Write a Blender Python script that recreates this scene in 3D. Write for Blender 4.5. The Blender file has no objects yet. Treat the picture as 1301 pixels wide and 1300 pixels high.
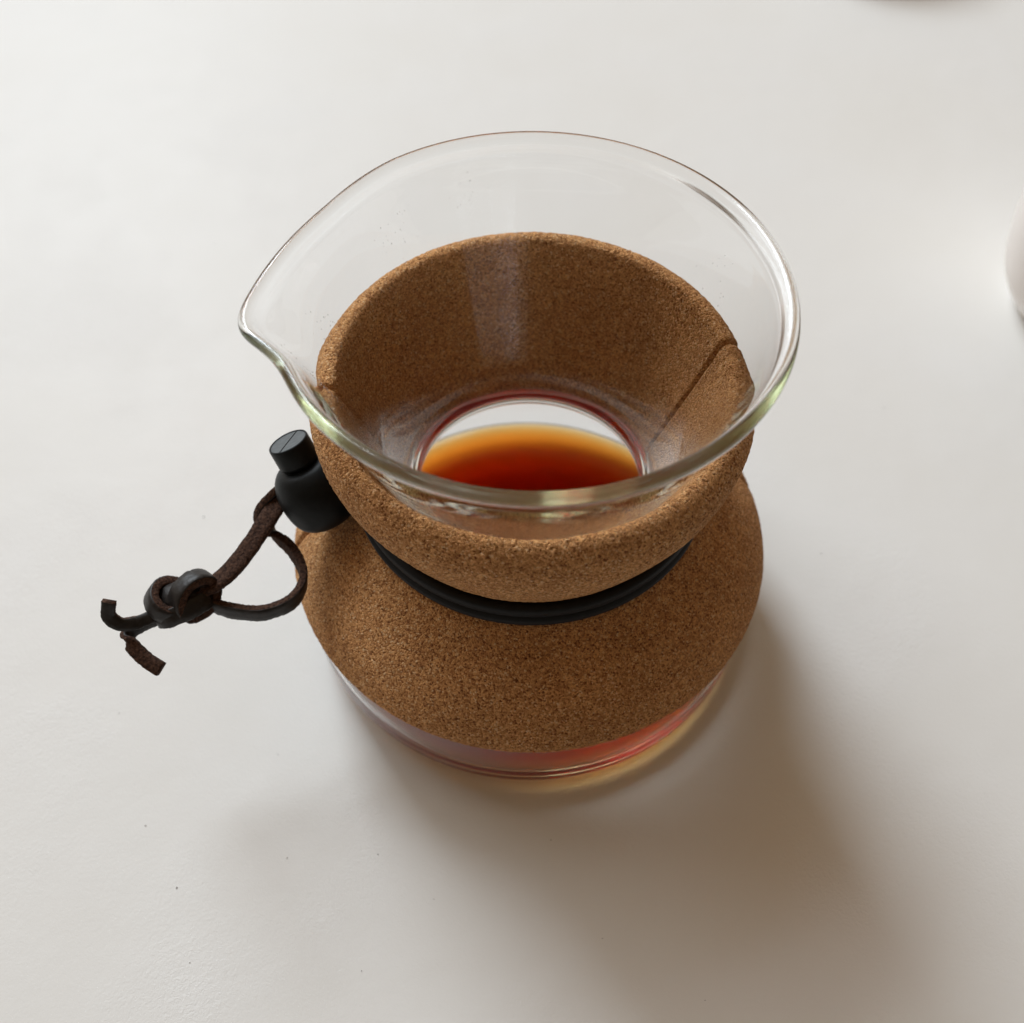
import bpy, bmesh, math, random
import numpy as np
from mathutils import Vector, noise
U = 0.01                                   # the scene is laid out in centimetres, built in metres
random.seed(4)
S = bpy.context.scene
COL = S.collection

# ------------------------------------------------------------------ camera
cd = bpy.data.cameras.new('camera'); cam = bpy.data.objects.new('camera', cd); COL.objects.link(cam)
S.camera = cam
cam.location = (-0.49*U, -17.0*U, 28.61*U)
cam.rotation_euler = (math.radians(90-54.74), 0, 0)
cd.sensor_fit = 'HORIZONTAL'; cd.sensor_width = 36; cd.lens = 36*1300/1301
cd.clip_start = 0.005; cd.clip_end = 50
cd.dof.use_dof = True; cd.dof.focus_distance = 0.245; cd.dof.aperture_fstop = 12

# ------------------------------------------------------------------ light
W = bpy.data.worlds.new('World'); S.world = W; W.use_nodes = True
nt = W.node_tree; bg = nt.nodes['Background']
tc = nt.nodes.new('ShaderNodeTexCoord'); 
rp = nt.nodes.new('ShaderNodeValToRGB')
dp = nt.nodes.new('ShaderNodeVectorMath'); dp.operation = 'DOT_PRODUCT'; dp.inputs[1].default_value = (-.40, .62, .68)   # brighter towards the windows
mw = nt.nodes.new('ShaderNodeMapRange'); mw.inputs['From Min'].default_value = -1
nt.links.new(tc.outputs['Generated'], dp.inputs[0]); nt.links.new(dp.outputs['Value'], mw.inputs['Value']); nt.links.new(mw.outputs[0], rp.inputs[0])
nt.links.new(rp.outputs[0], bg.inputs[0])
rp.color_ramp.elements[0].position = 0.2; rp.color_ramp.elements[0].color = (.10, .055, .028, 1)
rp.color_ramp.elements[1].position = 0.95; rp.color_ramp.elements[1].color = (1.0, .69, .42, 1)
bg.inputs[1].default_value = 0.36

def window(name, az, el, dist, w, h, power, colour):
    a, e = math.radians(az), math.radians(el)
    d = Vector((-math.sin(a)*math.cos(e), math.cos(a)*math.cos(e), math.sin(e)))
    l = bpy.data.lights.new(name, 'AREA'); l.shape = 'RECTANGLE'; l.size = w; l.size_y = h
    l.energy = power; l.color = colour
    o = bpy.data.objects.new(name, l); COL.objects.link(o)
    o.location = d*dist; o.rotation_euler = d.to_track_quat('Z', 'Y').to_euler()
window('window_light_main', 29, 43, 3.6, 1.10, 1.8, 98, (.885, .985, 1.07))
window('window_light_side', 56, 40, 3.6, 1.45, 2.2, 30, (.885, .985, 1.07))
window('window_light_back', 17, 33, 3.6, 1.1, 1.6, 11, (.885, .985, 1.07))
S.view_settings.view_transform = 'Standard'; S.view_settings.look = 'None'
S.view_settings.exposure = 0; S.view_settings.gamma = 1
S.cycles.max_bounces = 110; S.cycles.transmission_bounces = 100; S.cycles.diffuse_bounces = 6
S.cycles.glossy_bounces = 100; S.cycles.transparent_max_bounces = 16
S.cycles.blur_glossy = 0.25; S.cycles.sample_clamp_indirect = 5
S.cycles.caustics_reflective = True; S.cycles.caustics_refractive = True
S.cycles.use_denoising = True

# ------------------------------------------------------------------ helpers
def mat(name):
    m = bpy.data.materials.new(name); m.use_nodes = True
    n = m.node_tree
    return m, n, n.nodes['Principled BSDF'], n.nodes['Material Output']
def N(n, t, **k):
    x = n.nodes.new(t)
    for a, v in k.items():
        if a in x.inputs.keys(): x.inputs[a].default_value = v
        else: setattr(x, a, v)
    return x
def obj(name, verts, faces, m, parent=None, smooth=True, midx=None, mats=None):
    me = bpy.data.meshes.new(name)
    me.from_pydata([tuple(Vector(v)*U) for v in verts], [], faces)
    for q in (mats or [m]): me.materials.append(q)
    me.polygons.foreach_set('use_smooth', [smooth]*len(me.polygons))
    if midx is not None: me.polygons.foreach_set('material_index', midx)
    bm = bmesh.new(); bm.from_mesh(me); bmesh.ops.recalc_face_normals(bm, faces=bm.faces); bm.to_mesh(me); bm.free()
    o = bpy.data.objects.new(name, me); COL.objects.link(o)
    if parent: o.parent = parent
    return o
def tag(o, label=None, cat=None, kind=None, group=None):
    if label: o['label'] = label
    if cat: o['category'] = cat
    if kind: o['kind'] = kind
    if group: o['group'] = group
    return o
def empty(name, loc=(0, 0, 0)):
    o = bpy.data.objects.new(name, None); COL.objects.link(o); o.location = Vector(loc)*U
    o.empty_display_size = .01
    return o
def spline(pts, step):
    """Catmull-Rom through pts (any dimension), resampled about every step."""
    P = [np.array(p, float) for p in pts]; P = [2*P[0]-P[1]] + P + [2*P[-1]-P[-2]]
    out = []
    for i in range(1, len(P)-2):
        a, b, c, d = P[i-1:i+3]; n = max(1, int(math.ceil(np.linalg.norm(c[:3]-b[:3])/step)))
        for k in range(n):
            t = k/n
            out.append(.5*((2*b)+(c-a)*t+(2*a-5*b+4*c-d)*t*t+(3*b-a-3*c+d)*t**3))
    out.append(P[-2]); return out

# ------------------------------------------------------------------ materials
# white laminate tabletop: pale warm white, faint orange peel that is stronger in worn patches
m_table, n, b, out = mat('white_laminate')
co = N(n, 'ShaderNodeTexCoord')
n1 = N(n, 'ShaderNodeTexNoise', Scale=900.0, Detail=3.0, Roughness=.55, Distortion=1.2)
n2 = N(n, 'ShaderNodeTexNoise', Scale=14.0, Detail=3.0)
n3 = N(n, 'ShaderNodeTexNoise', Scale=55.0, Detail=4.0)
for q in (n1, n2, n3): n.links.new(co.outputs['Object'], q.inputs['Vector'])
mr = N(n, 'ShaderNodeMapRange'); mr.inputs['From Min'].default_value = .47; mr.inputs['From Max'].default_value = .62
mr.inputs['To Min'].default_value = .25; mr.inputs['To Max'].default_value = 1.0
n.links.new(n2.outputs['Fac'], mr.inputs['Value'])
mu = N(n, 'ShaderNodeMath', operation='MULTIPLY'); n.links.new(n1.outputs['Fac'], mu.inputs[0]); n.links.new(mr.outputs[0], mu.inputs[1])
b1 = N(n, 'ShaderNodeBump', Strength=.4, Distance=.0005); n.links.new(mu.outputs[0], b1.inputs['Height'])
b2 = N(n, 'ShaderNodeBump', Strength=.10, Distance=.002); n.links.new(n3.outputs['Fac'], b2.inputs['Height'])
n.links.new(b1.outputs[0], b2.inputs['Normal']); n.links.new(b2.outputs[0], b.inputs['Normal'])
rr = N(n, 'ShaderNodeMapRange'); rr.inputs['To Min'].default_value = .30; rr.inputs['To Max'].default_value = .44
n.links.new(n3.outputs['Fac'], rr.inputs['Value']); n.links.new(rr.outputs[0], b.inputs['Roughness'])
cr = N(n, 'ShaderNodeValToRGB'); n.links.new(n2.outputs['Fac'], cr.inputs[0])
cr.color_ramp.elements[0].position = .3; cr.color_ramp.elements[0].color = (.775, .76, .725, 1)
cr.color_ramp.elements[1].position = .7; cr.color_ramp.elements[1].color = (.80, .79, .765, 1)
n.links.new(cr.outputs[0], b.inputs['Base Color']); b.inputs['Specular IOR Level'].default_value = .08

def cork_material(name):
    m, n, b, out = mat(name)
    co = N(n, 'ShaderNodeTexCoord')
    nz = N(n, 'ShaderNodeTexNoise', Scale=900.0, Detail=2.0)
    n.links.new(co.outputs['Object'], nz.inputs['Vector'])
    ad = N(n, 'ShaderNodeVectorMath', operation='MULTIPLY_ADD')
    n.links.new(nz.outputs['Color'], ad.inputs[0]); ad.inputs[1].default_value = (.0004,)*3
    n.links.new(co.outputs['Object'], ad.inputs[2])
    v1 = N(n, 'ShaderNodeTexVoronoi', Scale=2250.0); v2 = N(n, 'ShaderNodeTexVoronoi', Scale=4000.0)
    big = N(n, 'ShaderNodeTexNoise', Scale=60.0, Detail=3.0)
    n.links.new(ad.outputs[0], v1.inputs['Vector']); n.links.new(ad.outputs[0], v2.inputs['Vector'])
    n.links.new(co.outputs['Object'], big.inputs['Vector'])
    s1 = N(n, 'ShaderNodeSeparateColor'); n.links.new(v1.outputs['Color'], s1.inputs[0])
    s2 = N(n, 'ShaderNodeSeparateColor'); n.links.new(v2.outputs['Color'], s2.inputs[0])
    r1 = N(n, 'ShaderNodeValToRGB'); n.links.new(s1.outputs[0], r1.inputs[0])
    e = r1.color_ramp.elements
    e[0].position = 0; e[0].color = (.19, .070, .022, 1)
    e[1].position = 1; e[1].color = (.80, .56, .32, 1)
    for p, c in ((.15, (.43, .195, .070, 1)), (.55, (.60, .305, .118, 1)), (.88, (.78, .42, .17, 1))):
        q = e.new(p); q.color = c
    r2 = N(n, 'ShaderNodeValToRGB'); n.links.new(s2.outputs[1], r2.inputs[0])
    e = r2.color_ramp.elements
    e[0].position = 0; e[0].color = (.50, .36, .27, 1); e[1].position = .24; e[1].color = (1, 1, 1, 1)
    mx = N(n, 'ShaderNodeMix', data_type='RGBA', blend_type='MULTIPLY'); mx.inputs[0].default_value = 1.0
    n.links.new(r1.outputs[0], mx.inputs[6]); n.links.new(r2.outputs[0], mx.inputs[7])
    hs = N(n, 'ShaderNodeHueSaturation'); n.links.new(mx.outputs[2], hs.inputs['Color'])
    vr = N(n, 'ShaderNodeMapRange'); vr.inputs['To Min'].default_value = .74; vr.inputs['To Max'].default_value = 1.19
    n.links.new(big.outputs['Fac'], vr.inputs['Value']); n.links.new(vr.outputs[0], hs.inputs['Value'])
    n.links.new(hs.outputs[0], b.inputs['Base Color'])
    b.inputs['Roughness'].default_value = .9; b.inputs['Specular IOR Level'].default_value = .25
    h = N(n, 'ShaderNodeMath', operation='ADD'); n.links.new(v1.outputs['Distance'], h.inputs[0]); n.links.new(s2.outputs[1], h.inputs[1])
    bp = N(n, 'ShaderNodeBump', Strength=.95, Distance=.0004); bp.invert = True
    n.links.new(v1.outputs['Distance'], bp.inputs['Height'])
    bp2 = N(n, 'ShaderNodeBump', Strength=.55, Distance=.00022)
    n.links.new(s2.outputs[1], bp2.inputs['Height']); n.links.new(bp.outputs[0], bp2.inputs['Normal'])
    n.links.new(bp2.outputs[0], b.inputs['Normal'])
    return m
m_cork = cork_material('cork')

def glass_material(name, ior, absorb=None, density=0, rough=0.0):
    m, n, b, out = mat(name)
    n.nodes.remove(b)
    g = N(n, 'ShaderNodeBsdfGlass', IOR=ior, Roughness=rough); n.links.new(g.outputs[0], out.inputs['Surface'])
    if absorb:
        v = N(n, 'ShaderNodeVolumeAbsorption', Color=absorb, Density=density); n.links.new(v.outputs[0], out.inputs['Volume'])
    return m
m_glass = glass_material('borosilicate_glass', 1.47, (.60, .72, .42, 1), 3.0)
# the fire-polished rim is very slightly uneven: a touch of roughness above 12.6 cm
_n = m_glass.node_tree; _g = _n.nodes['Glass BSDF']
_c = N(_n, 'ShaderNodeTexCoord'); _s = N(_n, 'ShaderNodeSeparateXYZ'); _m = N(_n, 'ShaderNodeMapRange')
_n.links.new(_c.outputs['Object'], _s.inputs[0]); _n.links.new(_s.outputs['Z'], _m.inputs['Value'])
_m.inputs['From Min'].default_value = .1255; _m.inputs['From Max'].default_value = .1275; _m.inputs['To Max'].default_value = .12
_n.links.new(_m.outputs[0], _g.inputs['Roughness'])
m_coffee = glass_material('coffee_liquid', 1.335, (.975, .67, .0, 1), 760.0)
m_water = glass_material('water_bead', 1.33)

def plain(name, c, rough, bump=0, scale=800, spec=.5, c2=None):
    m, n, b, out = mat(name)
    co = N(n, 'ShaderNodeTexCoord'); t = N(n, 'ShaderNodeTexNoise', Scale=float(scale), Detail=4.0)
    n.links.new(co.outputs['Object'], t.inputs['Vector'])
    r = N(n, 'ShaderNodeValToRGB'); n.links.new(t.outputs['Fac'], r.inputs[0])
    c2 = c2 or tuple(x*1.35 for x in c)
    r.color_ramp.elements[0].position = .35; r.color_ramp.elements[0].color = (*c, 1)
    r.color_ramp.elements[1].position = .7; r.color_ramp.elements[1].color = (*c2, 1)
    n.links.new(r.outputs[0], b.inputs['Base Color'])
    b.inputs['Roughness'].default_value = rough; b.inputs['Specular IOR Level'].default_value = spec
    if bump:
        q = N(n, 'ShaderNodeBump', Strength=bump, Distance=.0004); n.links.new(t.outputs['Fac'], q.inputs['Height'])
        n.links.new(q.outputs[0], b.inputs['Normal'])
    return m
m_black = plain('black_stained_wood', (.006, .008, .009), .45, .2, 500, .2)
m_capface = plain('sanded_cap_face', (.07, .08, .085), .5, .25, 900)
m_grain = plain('leather_grain', (.011, .009, .008), .48, .45, 600, .38, (.024, .020, .018))
m_flesh = plain('leather_flesh_side', (.028, .014, .010), .9, .9, 1500, .2, (.11, .058, .038))
m_band = plain('black_rubber', (.006, .007, .008), .6, .2, 600, .25)
m_ceramic = plain('pale_ceramic', (.78, .73, .69), .2, 0, 20, c2=(.82, .77, .73))
m_crumb = plain('dark_crumb', (.05, .04, .035), .8)

# ------------------------------------------------------------------ tabletop
T = 250
me_v, me_f = [], []
for z in (0, -3):
    for x, y in ((-T, -80), (T, -80), (T, 200), (-T, 200)): me_v.append((x, y, z))
tb = obj('tabletop', me_v, [(0, 1, 2, 3), (7, 6, 5, 4), (0, 4, 5, 1), (1, 5, 6, 2), (2, 6, 7, 3), (3, 7, 4, 0)], m_table, smooth=False)
tag(tb, kind='structure')

# ------------------------------------------------------------------ coffee maker
maker = tag(empty('coffee_maker'), 'glass pour-over coffee carafe with flared spouted top in an hourglass cork sleeve tied with leather', 'coffee maker')

# spout: how far the rim leans out, by signed degrees from the spout's azimuth
SP_AZ = 187.0
SP = [(-60, 0), (-46, -.08), (-38, -.10), (-32, -.05), (-25, .04), (-19, .13), (-14, .24), (-7, .47), (-3.5, .64), (0, .71),
      (3.5, .66), (7, .45), (10.5, .24), (15, .05), (19, 0), (30, .02), (60, 0)]
def gsp(phi):
    d = (phi-SP_AZ+180) % 360-180
    if abs(d) >= 60: return 0
    xs = [a for a, _ in SP]; ys = [c for _, c in SP]
    s = 0; w = 0
    for k in range(-4, 5):
        ww = math.exp(-(k/2)**2/2); s += ww*np.interp(d+k*1.0, xs, ys); w += ww
    return s/w
def zsp(phi):
    d = (phi-SP_AZ+180) % 360-180
    return -.10*math.exp(-(d/7)**2)+.05*(math.exp(-((d-16)/7)**2)+math.exp(-((d+16)/9)**2))
outer = [(0, .035), (3, .03), (4.2, .028), (4.75, .05), (5.4, .11), (6.05, .29), (6.46, .60), (6.66, 1.05), (6.71, 1.7), (6.66, 2.45), (6.42, 3.3), (5.7, 4.3), (4.7, 4.98),
         (3.9, 5.35), (3.45, 5.75), (3.31, 6.2), (3.40, 6.75), (3.74, 7.7), (4.24, 9.0), (4.69, 10.2), (5.12, 11.4), (5.42, 12.2), (5.58, 12.62), (5.72, 12.75),
         (5.80, 12.87), (5.80, 13.0), (5.72, 13.09), (5.60, 13.10), (5.51, 13.03), (5.46, 12.90), (5.44, 12.76), (5.41, 12.62)]
inner = [(5.36, 12.48), (5.26, 12.2), (4.94, 11.4), (4.50, 10.2), (4.04, 9.0), (3.52, 7.7), (3.16, 6.75), (3.03, 6.2), (3.15, 5.7), (3.65, 5.15),
         (4.6, 4.76), (5.5, 4.12), (6.22, 3.2), (6.48, 2.4), (6.53, 1.75), (6.46, 1.28), (6.24, .88), (5.82, .56), (5.25, .34), (4.65, .24), (4.1, .21), (3, .205), (0, .20)]
prof = spline([(r, z) for r, z in outer+inner], .12)
prof = [np.array([max(p[0], 0), p[1]]) for p in prof]; prof[0][0] = 0; prof[-1][0] = 0
NA = 420
gs = [gsp(360*k/NA) for k in range(NA)]; zs = [zsp(360*k/NA) for k in range(NA)]
V = [(0, 0, prof[0][1])]; F = []
rows = prof[1:-1]
for p in rows:
    s = max(0, min(1, (p[1]-9.9)/3.05)); s = s**1.5
    for k in range(NA):
        a = 2*math.pi*k/NA; r = p[0]+gs[k]*s
        V.append((r*math.cos(a), r*math.sin(a), p[1]+zs[k]*s))
V.append((0, 0, prof[-1][1]))
for k in range(NA): F.append((0, 1+(k+1) % NA, 1+k))
for i in range(len(rows)-1):
    o0 = 1+i*NA; o1 = o0+NA
    for k in range(NA): F.append((o0+k, o0+(k+1) % NA, o1+(k+1) % NA, o1+k))
o0 = 1+(len(rows)-1)*NA
for k in range(NA): F.append((o0+k, o0+(k+1) % NA, len(V)-1))
carafe = obj('glass_carafe', V, F, m_glass, maker)

# coffee in the bottom of the carafe, with a small meniscus
LV = 1.02
_in = [q for q in spline(inner, .12) if q[1] < LV]
cin = [(0, _in[-1][1]-.004)]+[(q[0]+.003, q[1]-.003) for q in _in[::-1] if q[0] > .3]+[(float(np.interp(LV, [p[1] for p in spline(inner, .02) if p[1] < 2.2][::-1], [p[0] for p in spline(inner, .02) if p[1] < 2.2][::-1]))+.003, LV), (6.2, LV), (5.6, LV), (3, LV), (0, LV)]
V = [(0, 0, cin[0][1])]; F = []
for r, z in cin[1:-1]:
    for k in range(NA):
        a = 2*math.pi*k/NA; V.append((r*math.cos(a), r*math.sin(a), z))
V.append((0, 0, cin[-1][1])); nr = len(cin)-2
for k in range(NA): F.append((0, 1+(k+1) % NA, 1+k)); F.append((1+(nr-1)*NA+k, 1+(nr-1)*NA+(k+1) % NA, len(V)-1))
for i in range(nr-1):
    for k in range(NA): F.append((1+i*NA+k, 1+i*NA+(k+1) % NA, 1+(i+1)*NA+(k+1) % NA, 1+(i+1)*NA+k))
coffee = tag(obj('coffee', V, F, m_coffee), 'shallow pool of translucent amber red coffee in the bottom of the glass carafe', 'coffee')

# cork sleeve: two halves that meet at a slit on either side
corkp = [(6.58, 3.50), (6.72, 3.40), (6.86, 3.50), (6.84, 3.75), (6.62, 4.25), (6.22, 4.82), (5.65, 5.40), (5.1, 5.85), (4.72, 6.18), (4.52, 6.32), (4.45, 6.45), (4.44, 7.0),
         (4.50, 7.12), (4.72, 7.55), (5.0, 8.15), (5.28, 8.8), (5.42, 9.35), (5.46, 9.75), (5.38, 10.12), (5.2, 10.36), (5.0, 10.44), (4.85, 10.38), (4.77, 10.22), (4.70, 10.0)]
corki = [(4.30, 8.95), (3.80, 7.62), (3.47, 6.75), (3.38, 6.2), (3.53, 5.8), (3.95, 5.45), (4.7, 5.12), (5.76, 4.43), (6.42, 3.62)]
cp = spline(corkp+corki+[corkp[0]], .052)[:-1]
def cork_half(a0, a1):
    n = int((a1-a0)*math.pi/180*6/.055); L = len(cp)
    P = np.array(cp); tg = np.roll(P, -1, 0)-np.roll(P, 1, 0); tg /= np.linalg.norm(tg, axis=1)[:, None]
    nm = np.stack([tg[:, 1], -tg[:, 0]], 1)
    V = []; F = []
    for k in range(n+1):
        a = math.radians(a0+(a1-a0)*k/n); c, s = math.cos(a), math.sin(a)
        edge = min(k, n-k)*.055
        for i in range(L):
            r, z = P[i]; x, y = r*c, r*s
            inside = r < 4.6 and 6.5 < z < 9.9 and nm[i][0] < 0 or (z < 6.4 and nm[i][1] < 0 and r < 6.45)
            rough = .35 if inside else (1.6 if z > 9.2 else 1.0)
            q = Vector((x*12, y*12, z*12))
            h = noise.noise(q)*.014+abs(noise.noise(q*2.3))*-.012+noise.noise(q*.12)*.006*(0 if inside else 1)
            pit = noise.noise(q*1.1+Vector((31, 7, 3)))
            if pit > .38: h -= (pit-.38)*.10
            h *= rough
            if edge < .08: h -= (.08-edge)**2*3.5          # the cut edges are eased over
            rr = r+nm[i][0]*h; V.append((rr*c, rr*s, z+nm[i][1]*h))
    for k in range(n):
        for i in range(L): F.append((k*L+i, k*L+(i+1) % L, (k+1)*L+(i+1) % L, (k+1)*L+i))
    F.append(tuple(range(L))[::-1]); F.append(tuple(n*L+i for i in range(L)))
    o = obj('cork_half', V, F, m_cork, maker); return o
G = 1.05
cork_half(187+G, 371-G)
cork_half(11+G, 187-G)

# black band round the waist of the cork: a wide strap with a thin raised edge
def ring(name, prof, m, parent, n=200):
    V = []; F = []; L = len(prof)
    for k in range(n):
        a = 2*math.pi*k/n
        for r, z in prof: V.append((r*math.cos(a), r*math.sin(a), z))
    for k in range(n):
        for i in range(L): F.append((k*L+i, k*L+(i+1) % L, ((k+1) % n)*L+(i+1) % L, ((k+1) % n)*L+i))
    return obj(name, V, F, m, parent)
ring('band', [(4.47, 6.44), (4.62, 6.36), (4.73, 6.39), (4.77, 6.48), (4.77, 6.64), (4.68, 6.70), (4.66, 6.73), (4.72, 6.78), (4.73, 6.88), (4.72, 7.04), (4.62, 7.10), (4.47, 7.10)], m_band, maker)

# toggle: barrel-shaped black bead with a smaller cap whose face is split by a cut
ax = Vector((-.36, .33, .87)).normalized()
def lathe_axis(name, prof, c, axis, m, parent, n=64, closed=True):
    q = axis.to_track_quat('Z', 'Y'); V = []; F = []; L = len(prof)
    for k in range(n):
        a = 2*math.pi*k/n
        for r, h in prof: V.append(Vector(c)+q @ Vector((r*math.cos(a), r*math.sin(a), h)))
    for k in range(n):
        for i in range(L-1): F.append((k*L+i, k*L+i+1, ((k+1) % n)*L+i+1, ((k+1) % n)*L+i))
    for idx in (0, L-1): F.append(tuple(k*L+idx for k in range(n)))
    return obj(name, V, F, m, parent)
TC = Vector((-5.64, -.98, 6.9))
tog = lathe_axis('toggle', spline([(.45, -.86), (.72, -.84), (.92, -.62), (1.01, -.2), (1.0, .25), (.90, .60), (.76, .80), (.62, .88), (.46, .90)], .06), TC, ax, m_black, maker)
CC = TC+ax*.9
cap = lathe_axis('cap', [(.44, -.05), (.47, .0), (.47, .05), (.53, .09), (.545, .15), (.54, .66), (.53, .70), (.505, .715), (.485, .70), (.48, .67)], CC, ax, m_black, tog)
q = ax.to_track_quat('Z', 'Y')
xs_ = q.inverted() @ Vector((1, 0, 0))
cutdir = math.atan2((q.inverted() @ Vector((-.12, .817, .577))).y, (q.inverted() @ Vector((-.12, .817, .577))).x)
for s in (0, 1):
    V = []; F = []
    n_ = 28; base = cutdir+s*math.pi
    for h in (.672, .690):
        for k in range(n_+1):
            a = base+.045+(math.pi-.09)*k/n_
            V.append(CC+q @ Vector((.482*math.cos(a), .482*math.sin(a), h)))
    m_ = n_+1
    F.append(tuple(range(m_))[::-1]); F.append(tuple(range(m_, 2*m_)))
    for k in range(m_): F.append((k, (k+1) % m_, m_+(k+1) % m_, m_+k))
    obj('cap_face', V, F, m_capface, cap, smooth=False)

# leather thong: flat strips, smooth grain outside, suede flesh side and cut edges
def strip(name, pts, wdir, w, t, parent, flip=False, cyc=False, fuzz=.012, grain_edges=False, taper=False):
    """wdir: one vector or one per point: the direction of the strip's width."""
    if not isinstance(wdir, list): wdir = [wdir]*len(pts)
    D = [tuple(p)+tuple(Vector(d).normalized()) for p, d in zip(pts, wdir)]
    if cyc: D = D+[D[0]]
    R = spline(D, .05)
    if cyc: R = R[:-1]
    n = len(R); V = []; F = []; mi = []
    K = [(-.5, -.40), (-.47, -.5), (-.15, -.50), (.15, -.50), (.47, -.5), (.5, -.40), (.5, .36), (.46, .5), (.15, .52), (-.15, .52), (-.46, .5), (-.5, .36)]
    L = len(K)
    for i in range(n):
        p = Vector(R[i][:3]); a = R[(i+1) % n] if (cyc or i < n-1) else R[i]; c = R[i-1] if (cyc or i > 0) else R[i]
        tt = (Vector(a[:3])-Vector(c[:3])).normalized()
        wd = Vector(R[i][3:6]); wd = (wd-tt*wd.dot(tt)).normalized(); nn = tt.cross(wd)
        if flip: nn = -nn
        for j, (u, v) in enumerate(K):
            x = p+wd*u*w+nn*v*t
            fz = noise.noise(x*14)*fuzz*(1 if v < 0 or abs(u) > .45 else .3)+noise.noise(x*3)*fuzz
            V.append(x+wd*fz*(1 if u > 0 else -1)+nn*fz*(1 if v > 0 else -1))
    for i in range(n if cyc else n-1):
        for j in range(L):
            F.append((i*L+j, i*L+(j+1) % L, ((i+1) % n)*L+(j+1) % L, ((i+1) % n)*L+j))
            mi.append(0 if 6 <= j <= 10 else 1)
    if not cyc:
        F.append(tuple(range(L))[::-1]); F.append(tuple((n-1)*L+j for j in range(L))); mi += [1, 1]
    return obj(name, V, F, None, parent, midx=mi, mats=[m_grain, m_flesh])
SR, SU, SB = Vector((1, 0, 0)), Vector((0, .817, .577)), Vector((0, -.577, .817))
cord = tag(empty('leather_cord', (-5.8, -1.2, 6.7)))
cord.parent = maker
CO = Vector((-5.8, -1.2, 6.7))
def rel(pts): return [Vector(p)-CO for p in pts]
strip('strand', rel([(-6.2, -.85, 6.85), (-6.52, -0.97, 6.75), (-6.82, -1.49, 6.6), (-7.3, -2.36, 6.35), (-7.82, -3.03, 6.1), (-8.38, -3.38, 5.9), (-8.95, -3.65, 5.8)]),
      [(.8, -.5, -.1), (.8, -.5, -.1), (.77, -.5, -.2), (.77, -.5, -.15), (.72, -.45, .05), (.6, -.4, .3), (.3, -.2, .6)], .46, .2, cord, flip=True)
strip('strand', rel([(-6.2, -.7, 6.95), (-6.55, -0.80, 6.9), (-6.88, -1.05, 6.72), (-7.12, -1.36, 6.45), (-7.05, -1.55, 6.08), (-6.76, -1.72, 5.8), (-6.32, -2.1, 5.6), (-6.0, -2.78, 5.5), (-6.21, -3.47, 5.45), (-6.94, -3.82, 5.4), (-7.76, -3.75, 5.4), (-8.44, -3.59, 5.5), (-8.98, -3.53, 5.6)]),
      [(.3, -.6, .7), (.2, -.6, .7), (.1, -.5, .8), (-.3, -.3, .8), (-.6, -.2, .5), (-.2, .1, .9), (.1, .2, .9), (.15, .1, 1), (0, .15, 1), (0, .2, 1), (0, .2, 1), (0, .1, 1), (0, 0, 1)], .44, .2, cord, flip=True)
KO = Vector((-8.98, -3.59, 5.7))
knot = empty('knot', KO-CO); knot.parent = cord
def kring(c, axis, r1, r2, spin, w, t, n=14):
    axis = Vector(axis).normalized(); ax3 = (SR*axis.x+SU*axis.y+SB*axis.z)
    e1 = ax3.cross(SB if abs(ax3.dot(SB)) < .9 else SU).normalized(); e2 = ax3.cross(e1)
    cc = SR*c[0]+SU*c[1]+SB*c[2]
    pts = [cc+(e1*math.cos(spin+2*math.pi*k/n)*r1+e2*math.sin(spin+2*math.pi*k/n)*r2) for k in range(n)]
    strip('knot_turn', pts, ax3, w, t, knot, cyc=True, fuzz=.014, flip=False)
kring((.34, .10, .12), (.62, -.35, .55), .56, .50, 0, .52, .24)
kring((-.34, .0, .06), (.55, .55, .55), .46, .50, .4, .50, .24)
kring((-.02, -.20, .0), (-.35, .85, .30), .66, .42, .2, .50, .24)
V = []; F = []
bmk = bmesh.new(); bmesh.ops.create_icosphere(bmk, subdivisions=3, radius=1)
KV = [SR*(v.co.x*.74)+SU*(v.co.y*.46)+SB*(v.co.z*.46) for v in bmk.verts]; KF = [tuple(v.index for v in f.verts) for f in bmk.faces]; bmk.free()
KV = [v*(1+.12*noise.noise(v*5)) for v in KV]
obj('knot_core', KV, KF, m_grain, knot)
strip('cord_end', rel([(-9.1, -3.75, 5.6), (-9.33, -3.86, 5.6), (-9.75, -4.05, 5.6), (-10.11, -4.22, 5.6), (-10.44, -4.33, 5.72), (-10.68, -4.22, 5.98), (-10.60, -4.02, 6.35)]),
      [(0, .82, .58), (0, .82, .58), (.05, .82, .56), (.25, .78, .52), (.6, .65, .4), (.95, .25, .15), (1, .0, -.05)], .34, .17, cord, flip=True)
strip('cord_end', rel([(-9.3, -3.75, 5.4), (-9.71, -3.9, 5.3), (-10.15, -4.08, 5.2), (-10.42, -4.35, 5.15), (-10.22, -4.67, 5.1), (-9.82, -4.98, 5.0), (-9.46, -5.19, 4.9)]),
      [(0, .3, .9), (0, .3, .9), (-.2, .2, .9), (-.5, .1, .8), (.5, .6, .5), (.55, .6, .5), (.55, .6, .5)], .38, .17, cord, flip=True)

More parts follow.
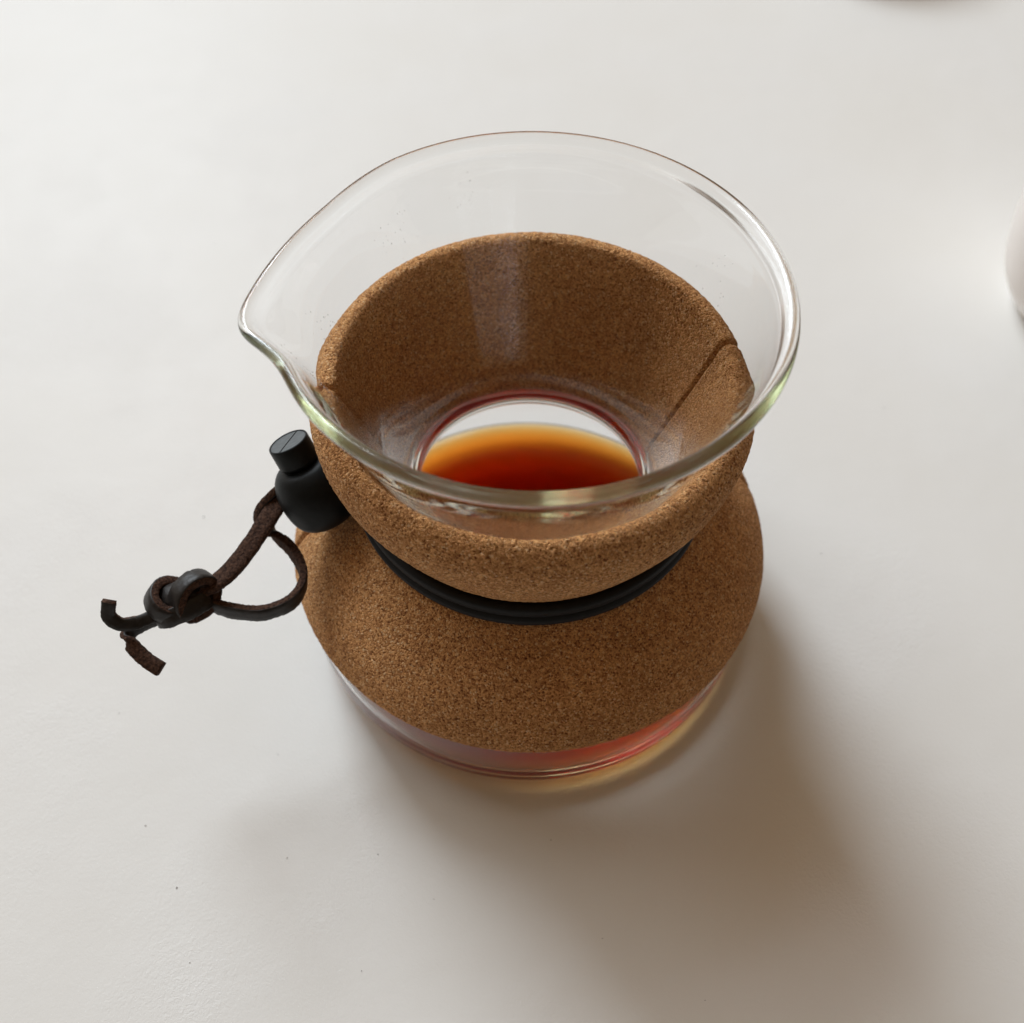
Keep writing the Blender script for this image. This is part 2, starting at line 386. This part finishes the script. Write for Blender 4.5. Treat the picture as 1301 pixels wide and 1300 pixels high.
# condensation inside the carafe: beads near the spout and a few stray ones
random.seed(9)
def wall(phi, z):
    """Point and outward normal on the inner glass wall."""
    zz = [p[1] for p in inner[1:8]][::-1]; rr = [p[0] for p in inner[1:8]][::-1]
    def R(a, h): return np.interp(h, zz, rr)+gsp(a)*max(0, min(1, (h-9.9)/3.05))**1.5
    def P(a, h): r = R(a, h); return Vector((r*math.cos(math.radians(a)), r*math.sin(math.radians(a)), h))
    p = P(phi, z); return p, (P(phi+.5, z)-p).cross(P(phi, z+.05)-p).normalized()
bm = bmesh.new()
def bead(phi, z, r):
    p, nn = wall(phi, z)
    q = nn.to_track_quat('Z', 'Y')
    vs = bmesh.ops.create_icosphere(bm, subdivisions=2, radius=1)['verts']
    for v in vs: v.co = (p-nn*.006+q @ Vector((v.co.x*r, v.co.y*r*random.uniform(.8, 1.6), v.co.z*r*.35)))*U
for i in range(75):
    t = random.random()
    bead(189+t*8+random.gauss(0, .7), 12.1-t*2.6+random.gauss(0, .06), random.uniform(.008, .019))
for i in range(26): bead(random.gauss(134, 4.5), random.gauss(11.6, .35), random.uniform(.008, .018))
for i in range(16): bead(random.gauss(108, 3), random.gauss(11.9, .3), random.uniform(.008, .02))
for i in range(22): bead(random.gauss(172, 3), random.gauss(11.3, .35), random.uniform(.008, .018))
for i in range(14): bead(random.gauss(22, 5), random.gauss(11.3, .5), random.uniform(.008, .016))
me = bpy.data.meshes.new('water_beads'); bm.to_mesh(me); bm.free(); me.materials.append(m_water)
me.polygons.foreach_set('use_smooth', [True]*len(me.polygons))
wb = bpy.data.objects.new('water_beads', me); COL.objects.link(wb); wb.parent = maker; tag(wb, kind='stuff')

# ------------------------------------------------------------------ crockery at the picture's edge
def revolve(name, pr, loc, m, n=96):
    pr = spline(pr, .15); V = []; F = []; L = len(pr)
    for k in range(n):
        a = 2*math.pi*k/n
        for r, z in pr: V.append((max(r, .001)*math.cos(a), max(r, .001)*math.sin(a), z))
    for k in range(n):
        for i in range(L-1): F.append((k*L+i, k*L+i+1, ((k+1) % n)*L+i+1, ((k+1) % n)*L+i))
    o = obj(name, V, F, m); o.location = Vector(loc)*U; return o
cup = revolve('cup', [(0, .25), (2.2, .25), (2.4, .02), (2.65, .05), (3.1, .5), (3.7, 1.6), (4.0, 3.2), (4.1, 5), (4.15, 6.4), (4.08, 6.5), (4.0, 6.4), (3.95, 5), (3.85, 3.2), (3.5, 1.8), (2.8, .8), (0, .55)],
              (22.35, 13.2, 0), m_ceramic)
tag(cup, 'pale pinkish white ceramic cup cut off by the right edge', 'cup')
bowl = revolve('bowl', [(0, .3), (2.0, .3), (2.2, .02), (2.5, .05), (3.0, .5), (3.9, 1.5), (4.6, 2.9), (4.7, 3.2), (4.6, 3.3), (4.45, 3.1), (3.7, 1.8), (2.6, .8), (0, .5)],
               (18.9, 43.1, 0), m_ceramic)
tag(bowl, 'blurred pale bowl barely entering at the top edge above its soft shadow', 'bowl')

# dark specks lying on the table
bm = bmesh.new()
for x, y in ((-7.35, -5.5), (-9.6, -9.3), (-2.6, -9.6), (-4.2, -8.4), (1.9, -10.6), (-12.3, -4.2), (-10.8, -7.6), (-4.4, -11.4), (4.45, -12.1), (0.6, -8.0), (-17, 12), (-11, 3), (9.8, 1.5), (-6.7, -8.5), (-13, 17), (13.2, 7.9), (-8.9, -11.2)):
    r = random.choice((.007, .010, .013, .020))
    vs = bmesh.ops.create_icosphere(bm, subdivisions=1, radius=1)['verts']
    a = random.random()*3
    for v in vs:
        X, Y = v.co.x*r*1.8, v.co.y*r*.8
        v.co = Vector((x+X*math.cos(a)-Y*math.sin(a), y+X*math.sin(a)+Y*math.cos(a), .012+v.co.z*.012))*U
me = bpy.data.meshes.new('crumbs'); bm.to_mesh(me); bm.free(); me.materials.append(m_crumb)
cb = bpy.data.objects.new('crumbs', me); COL.objects.link(cb); tag(cb, 'tiny dark specks scattered on the white tabletop', 'crumbs', kind='stuff')
